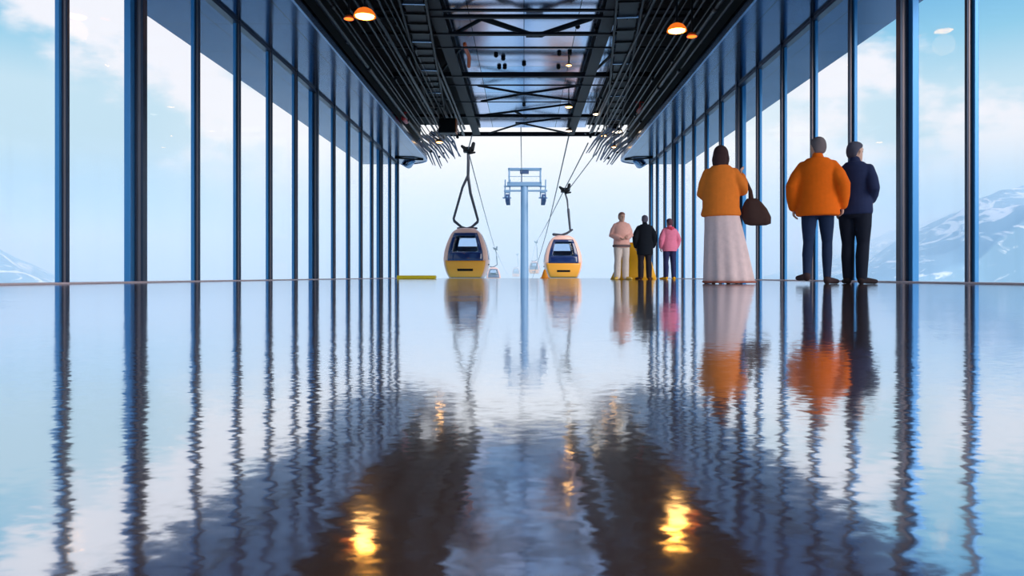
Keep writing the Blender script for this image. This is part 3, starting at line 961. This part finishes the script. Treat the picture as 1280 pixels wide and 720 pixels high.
    if o.get('hair_len', 0) > 0:
        L_ = o['hair_len']
        hr.tube([T(0, 0.055, 0.05), T(0, 0.075, -0.06), T(0, 0.085, -0.12 - L_ * 0.5), T(0, 0.08, -0.12 - L_)], R(0.075, 0.078, 0.075, 0.045), 16, 0.6, (1, 0, 0))
        for sd in (-1, 1):
            hr.tube([T(sd * 0.062, 0.0, 0.05), T(sd * 0.080, 0.01, -0.05), T(sd * 0.072, 0.03, -0.12 - L_ * 0.4)], R(0.03, 0.030, 0.022), 10)
    hr.fused('hair', o['hair_mat'], root, 0.010, 3)
    return root


STR = [((-0.105, -0.01, 0.49), (-0.11, 0.02, 0.085)), ((0.105, -0.01, 0.49), (0.11, 0.02, 0.085))]
HANG = [((-0.235, 0.03, 1.13), (-0.245, -0.03, 0.88)), ((0.235, 0.03, 1.13), (0.245, -0.03, 0.88))]

# couple by the right glass wall
D1 = 8.7
p = at(1022, 345, D1)
person('person in a bulky orange jacket and dark jeans walking beside the glass wall', (p.x, D1, 0), math.pi - 0.42, 1.765,
       [((-0.10, -0.14, 0.50), (-0.10, -0.16, 0.085)), ((0.10, 0.02, 0.485), (0.11, 0.20, 0.125))],
       [((-0.275, 0.07, 1.15), (-0.27, -0.06, 0.93)), ((0.275, 0.03, 1.15), (0.27, -0.04, 0.92))],
       dict(top_mat=cloth('orange_jacket_cloth', (226, 98, 8)), trouser_mat=cloth('dark_denim', (30, 44, 72)), shoe_mat=cloth('dark_shoe', (60, 44, 46)),
            hair_mat=cloth('grey_brown_hair', (112, 98, 100)), ease=0.045, hem=0.80, hem_r=0.235, trouser_ease=0.004), turn=0.45)
p = at(1070, 345, 8.75)
person('person in a dark navy jacket and black trousers standing next to the orange jacket', (p.x, 8.78, 0), math.pi - 0.75, 1.725,
       [((-0.09, -0.02, 0.49), (-0.085, 0.02, 0.085)), ((0.09, -0.03, 0.49), (0.085, -0.02, 0.085))],
       [((-0.235, 0.05, 1.14), (-0.16, -0.12, 1.02)), ((0.245, 0.06, 1.15), (0.235, -0.05, 0.92))],
       dict(top_mat=cloth('navy_jacket_cloth', (36, 44, 76)), trouser_mat=cloth('black_trouser_cloth', (22, 26, 40)), shoe_mat=cloth('brown_black_shoe', (42, 32, 34)),
            hair_mat=cloth('dark_grey_hair', (78, 76, 90)), ease=0.028, hem=0.84, hem_r=0.195, trouser_ease=0.016), turn=-0.4)

# woman with the big bag
D3 = 8.9
p = at(901, 345, D3)
wr = (0.30, -0.10, 1.33)
person('woman with long dark hair in an orange wrap and long pale skirt, seen from behind', (p.x, D3, 0), math.pi - 0.25, 1.70,
       [((-0.09, -0.01, 0.49), (-0.09, 0.02, 0.085)), ((0.09, -0.03, 0.49), (0.09, -0.04, 0.085))],
       [((-0.275, 0.02, 1.15), (-0.255, -0.10, 1.345)), ((0.23, -0.04, 1.13), (0.12, -0.18, 1.06))],
       dict(top_mat=cloth('orange_wrap_cloth', (226, 118, 40)), skirt=(1.00, 0.012, 0.18, 0.30, -0.10), skirt_mat=cloth('pale_mauve_cloth', (222, 192, 190)), hem_mat=cloth('rust_hem', (164, 92, 76)),
            top_name='wrap_top', shoe_mat=cloth('rust_shoe', (150, 90, 78)), hair_mat=cloth('dark_brown_hair', (62, 40, 40)), ease=0.030, hem=0.84, hem_r=0.235, hair_len=0.06), turn=-0.15)
# her bag: hangs from a strap at the raised hand
bx_, bz_ = at(941, 265, D3 - 0.02).x, at(941, 265, D3).z
t = thing('shoulder_bag', 'dark brown slouchy bag hanging from a long strap by the woman in orange', 'bag', (bx_, D3 - 0.06, bz_ - 0.17), -0.2)
n = 28
rings = []
for z, rx, ry in ((0.0, 0.10, 0.05), (0.02, 0.155, 0.075), (0.10, 0.175, 0.085), (0.20, 0.15, 0.07), (0.28, 0.105, 0.05), (0.33, 0.06, 0.03)):
    rings.append([(rx * math.copysign(abs(math.cos(a)) ** 0.75, math.cos(a)) + 0.05 - z * 0.22, ry * math.sin(a) * (1 + 0.06 * math.sin(6 * a)), z) for a in [2 * math.pi * i / n for i in range(n)]])
bag_m = cloth('dark_brown_leather', (66, 44, 40))
MB().loft(rings).build('bag_body', bag_m, t, smooth=True)
ca, sa = math.cos(math.pi - 0.25), math.sin(math.pi - 0.25)
hx, hy, hz_ = [q * 1.70 / 1.72 for q in (-0.252, -0.118, 1.40)]
hw_p = Vector((p.x + hx * ca - hy * sa, D3 + hx * sa + hy * ca, hz_))
hl = Matrix.Rotation(0.2, 3, 'Z') @ (hw_p - Vector(t.location))
MB().tube([(-0.03, 0.0, 0.30), Vector((-0.03, 0, 0.30)).lerp(hl, 0.35) + Vector((0.03, 0, 0)), Vector((-0.03, 0, 0.30)).lerp(hl, 0.75) + Vector((0.02, 0, 0)), hl], [0.034, 0.024, 0.018, 0.016], 10, 0.5, (1, 0, 0)).build('strap', bag_m, t, smooth=True)

# three people far down the hall
D4 = 19.2
p = at(777, 345, 18.9)
person('person in a pale peach jacket with a dark belt and beige trousers, down the hall', (p.x, 18.9, 0), 0.15, 1.76, STR,
       [((-0.25, 0.05, 1.14), (-0.10, -0.17, 1.05)), ((0.25, 0.05, 1.14), (0.10, -0.17, 1.08))],
       dict(top_mat=cloth('peach_jacket_cloth', (236, 176, 162)), trouser_mat=cloth('beige_trouser_cloth', (214, 196, 186)), shoe_mat=cloth('sand_shoe', (214, 176, 92)), belt_mat=cloth('taupe_belt', (110, 92, 92)),
            hair_mat=cloth('auburn_hair', (142, 96, 86)), ease=0.04, hem=0.82, hem_r=0.205, trouser_ease=0.028), turn=0.1)
p = at(806, 345, 19.2)
person('man in a black coat and dark trousers seen from behind, down the hall', (p.x, D4, 0), math.pi, 1.71, STR,
       [((-0.26, 0.03, 1.13), (-0.235, -0.06, 0.90)), ((0.26, 0.03, 1.13), (0.235, -0.06, 0.90))],
       dict(top_mat=cloth('black_coat_cloth', (18, 24, 34)), trouser_mat=cloth('dark_brown_trouser', (40, 34, 40)), shoe_mat=cloth('brown_shoe', (84, 48, 34)),
            hair_mat=cloth('grey_hair', (88, 84, 98)), ease=0.045, hem=0.66, hem_r=0.205, trouser_ease=0.022))
p = at(837, 345, 19.2)
person('person in a pink jacket with red hood, dark jeans and yellow boots, down the hall', (p.x, D4, 0), math.pi + 0.2, 1.62, STR,
       [((-0.26, 0.03, 1.13), (-0.24, -0.05, 0.92)), ((0.26, 0.03, 1.13), (0.24, -0.05, 0.92))],
       dict(top_mat=cloth('pink_jacket_cloth', (226, 122, 150)), trouser_mat=cloth('navy_jeans', (44, 46, 84)), shoe_mat=cloth('yellow_boot', (240, 168, 20)), hood_mat=cloth('red_hood', (206, 70, 92)),
            hair_mat=cloth('plum_hair', (96, 62, 72)), ease=0.04, hem=0.80, hem_r=0.205, trouser_ease=0.014))


# ------------------------------------------------------------------ mountains and haze
def mountain(name, x0, x1, y0, y1, nx, ny, hf):
    v, f = [], []
    for j in range(ny + 1):
        for i in range(nx + 1):
            x = x0 + (x1 - x0) * i / nx; y = y0 + (y1 - y0) * j / ny
            v.append((x, y, hf(x, y)))
    for j in range(ny):
        for i in range(nx):
            a = j * (nx + 1) + i
            f.append((a, a + 1, a + nx + 2, a + nx + 1))
    # close it to a solid block below
    n0 = len(v)
    rim = [i for i in range(nx + 1)] + [(j + 1) * (nx + 1) - 1 for j in range(1, ny + 1)] + [ny * (nx + 1) + i for i in range(nx - 1, -1, -1)] + [j * (nx + 1) for j in range(ny - 1, 0, -1)]
    for i in rim: v.append((v[i][0], v[i][1], -60.0))
    for q in range(len(rim)):
        r = (q + 1) % len(rim)
        f.append((rim[q], n0 + q, n0 + r, rim[r]))
    f.append(tuple(n0 + q for q in range(len(rim))))
    mb = MB(); mb.v = v; mb.f = f; mb.mi = [0] * len(f)
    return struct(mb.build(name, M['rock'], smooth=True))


def fbm(x, y, s, seed):
    return noise.fractal(Vector((x / s + seed, y / s, seed)), 0.9, 2.1, 6)


def ridge(x, y):
    # climbs to the right, seen from the hall as a ratio x / y
    r = x / max(y, 1)
    h = (r - 0.34) * 66 * (1 if r > 0.34 else 1.6)
    return max(-58, h * (0.35 + 0.65 * min(1, max(0, y - 95) / 120)) + 6 * fbm(x, y, 34, 3.3) - 2)


def ridge_l(x, y):
    r = -x / max(y, 1)
    return max(-58, (r - 0.64) * 55 + 5 * fbm(x, y, 40, 8.1) - 2)


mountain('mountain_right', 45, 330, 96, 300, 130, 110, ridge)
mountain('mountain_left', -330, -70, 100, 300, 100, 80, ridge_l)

hm, nt, out = new_mat('valley_haze')
vs = nt.nodes.new('ShaderNodeVolumeScatter')
vs.inputs['Color'].default_value = (0.74, 0.915, 0.98, 1)
vs.inputs['Density'].default_value = 0.016
vs.inputs['Anisotropy'].default_value = 0.0
nt.links.new(vs.outputs[0], out.inputs['Volume'])
hz = MB().box(-340, 340, 86, 310, -59, 17).build('valley_haze', hm)
tag(hz, 'pale blue mist filling the valley outside the hall', 'mist', kind='stuff')
USE_HAZE = True
if not USE_HAZE:
    bpy.data.objects.remove(hz)

# ------------------------------------------------------------------ sky
w = bpy.data.worlds.new('sky'); S.world = w; w.use_nodes = True
nt = w.node_tree; nt.nodes.clear()
L = nt.links.new
N = nt.nodes.new
out = N('ShaderNodeOutputWorld'); bg = N('ShaderNodeBackground')
tc = N('ShaderNodeTexCoord'); sep = N('ShaderNodeSeparateXYZ')
L(tc.outputs['Generated'], sep.inputs[0])
cr = N('ShaderNodeValToRGB')
els = [(0.0, (112, 164, 200)), (0.42, (132, 188, 216)), (0.50, (116, 180, 218)), (0.54, (152, 200, 230)), (0.575, (194, 221, 236)), (0.61, (196, 223, 237)), (0.64, (146, 202, 229)), (0.68, (94, 168, 220)), (1.0, (58, 120, 196))]
rp_ = cr.color_ramp
rp_.elements[0].position = els[0][0]; rp_.elements[0].color = (*lin(els[0][1]), 1)
rp_.elements[1].position = els[-1][0]; rp_.elements[1].color = (*lin(els[-1][1]), 1)
for pos, c in els[1:-1]:
    e = rp_.elements.new(pos); e.color = (*lin(c), 1)
ma = N('ShaderNodeMath'); ma.operation = 'MULTIPLY_ADD'; ma.inputs[1].default_value = 0.5; ma.inputs[2].default_value = 0.5
L(sep.outputs['Z'], ma.inputs[0]); L(ma.outputs[0], cr.inputs[0])
# clouds
mp = N('ShaderNodeMapping'); mp.inputs['Scale'].default_value = (2.2, 2.2, 4.2); mp.inputs['Location'].default_value = (0.35, 0.2, 0.1)
nz = N('ShaderNodeTexNoise'); nz.inputs['Scale'].default_value = 1.6; nz.inputs['Detail'].default_value = 6; nz.inputs['Roughness'].default_value = 0.55
L(tc.outputs['Generated'], mp.inputs[0]); L(mp.outputs[0], nz.inputs['Vector'])
c2 = N('ShaderNodeMapRange'); c2.interpolation_type = 'SMOOTHSTEP'
c2.inputs['From Min'].default_value = 0.47; c2.inputs['From Max'].default_value = 0.57
L(nz.outputs['Fac'], c2.inputs['Value'])
hgt = N('ShaderNodeMapRange'); hgt.interpolation_type = 'SMOOTHSTEP'
hgt.inputs['From Min'].default_value = 0.07; hgt.inputs['From Max'].default_value = 0.20
L(sep.outputs['Z'], hgt.inputs['Value'])
mu = N('ShaderNodeMath'); mu.operation = 'MULTIPLY'
L(c2.outputs[0], mu.inputs[0]); L(hgt.outputs[0], mu.inputs[1])
mixc = N('ShaderNodeMixRGB'); mixc.inputs[2].default_value = (*lin((240, 240, 246)), 1)
L(mu.outputs[0], mixc.inputs[0]); L(cr.outputs[0], mixc.inputs[1])
# brighter mist straight down the valley
gy = N('ShaderNodeMapRange'); gy.interpolation_type = 'SMOOTHSTEP'
gy.inputs['From Min'].default_value = 0.86; gy.inputs['From Max'].default_value = 0.99
L(sep.outputs['Y'], gy.inputs['Value'])
c3 = N('ShaderNodeValToRGB')
c3.color_ramp.elements[0].position = 0.49; c3.color_ramp.elements[0].color = (*lin((206, 230, 242)), 1)
c3.color_ramp.elements[1].position = 0.58; c3.color_ramp.elements[1].color = (*lin((244, 246, 249)), 1)
L(ma.outputs[0], c3.inputs[0])
gm = N('ShaderNodeMath'); gm.operation = 'MULTIPLY'; gm.inputs[1].default_value = 0.92
L(gy.outputs[0], gm.inputs[0])
mixg = N('ShaderNodeMixRGB')
L(gm.outputs[0], mixg.inputs[0]); L(mixc.outputs[0], mixg.inputs[1]); L(c3.outputs[0], mixg.inputs[2])
L(mixg.outputs[0], bg.inputs[0]); bg.inputs[1].default_value = 1.12
L(bg.outputs[0], out.inputs[0])

# warm light of the two large lamps
for px, py, d in ((456, 24, 13.2), (846, 42, 14.0)):
    l = bpy.data.lights.new('dome_lamp_light', 'POINT'); l.energy = 6; l.color = (1, 0.5, 0.15); l.shadow_soft_size = 0.2
    lo = bpy.data.objects.new('dome_lamp_light', l); COL.objects.link(lo); lo.location = at(px, py, d) - Vector((0, 0, 0.22))

# soft sun through high mist, from behind the camera
sl = bpy.data.lights.new('misty_sun', 'SUN'); sl.energy = 3.0; sl.angle = math.radians(40); sl.color = (1.0, 0.96, 0.92)
so_ = bpy.data.objects.new('misty_sun', sl); COL.objects.link(so_); so_.rotation_euler = Vector((-math.sin(0.72) * 0.9, math.cos(0.72) * 0.9, -0.43)).to_track_quat('-Z', 'Y').to_euler()

# ------------------------------------------------------------------ camera and view
cam = bpy.data.cameras.new('camera'); co = bpy.data.objects.new('camera', cam); COL.objects.link(co)
co.location = (0, 0, CZ); co.rotation_euler = (math.pi / 2, 0, 0)
cam.sensor_width = 36; cam.lens = 36 * F / 1280
cam.shift_x = -15 / 1280; cam.shift_y = -15 / 1280
cam.clip_start = 0.01; cam.clip_end = 2000
S.camera = co
vs_ = S.view_settings
vs_.view_transform = 'Standard'; vs_.look = 'None'; vs_.exposure = 0; vs_.gamma = 1; vs_.use_curve_mapping = False
S.cycles.use_denoising = True
S.cycles.max_bounces = 18; S.cycles.glossy_bounces = 6; S.cycles.transparent_max_bounces = 16
S.cycles.volume_bounces = 14
S.cycles.sample_clamp_indirect = 12
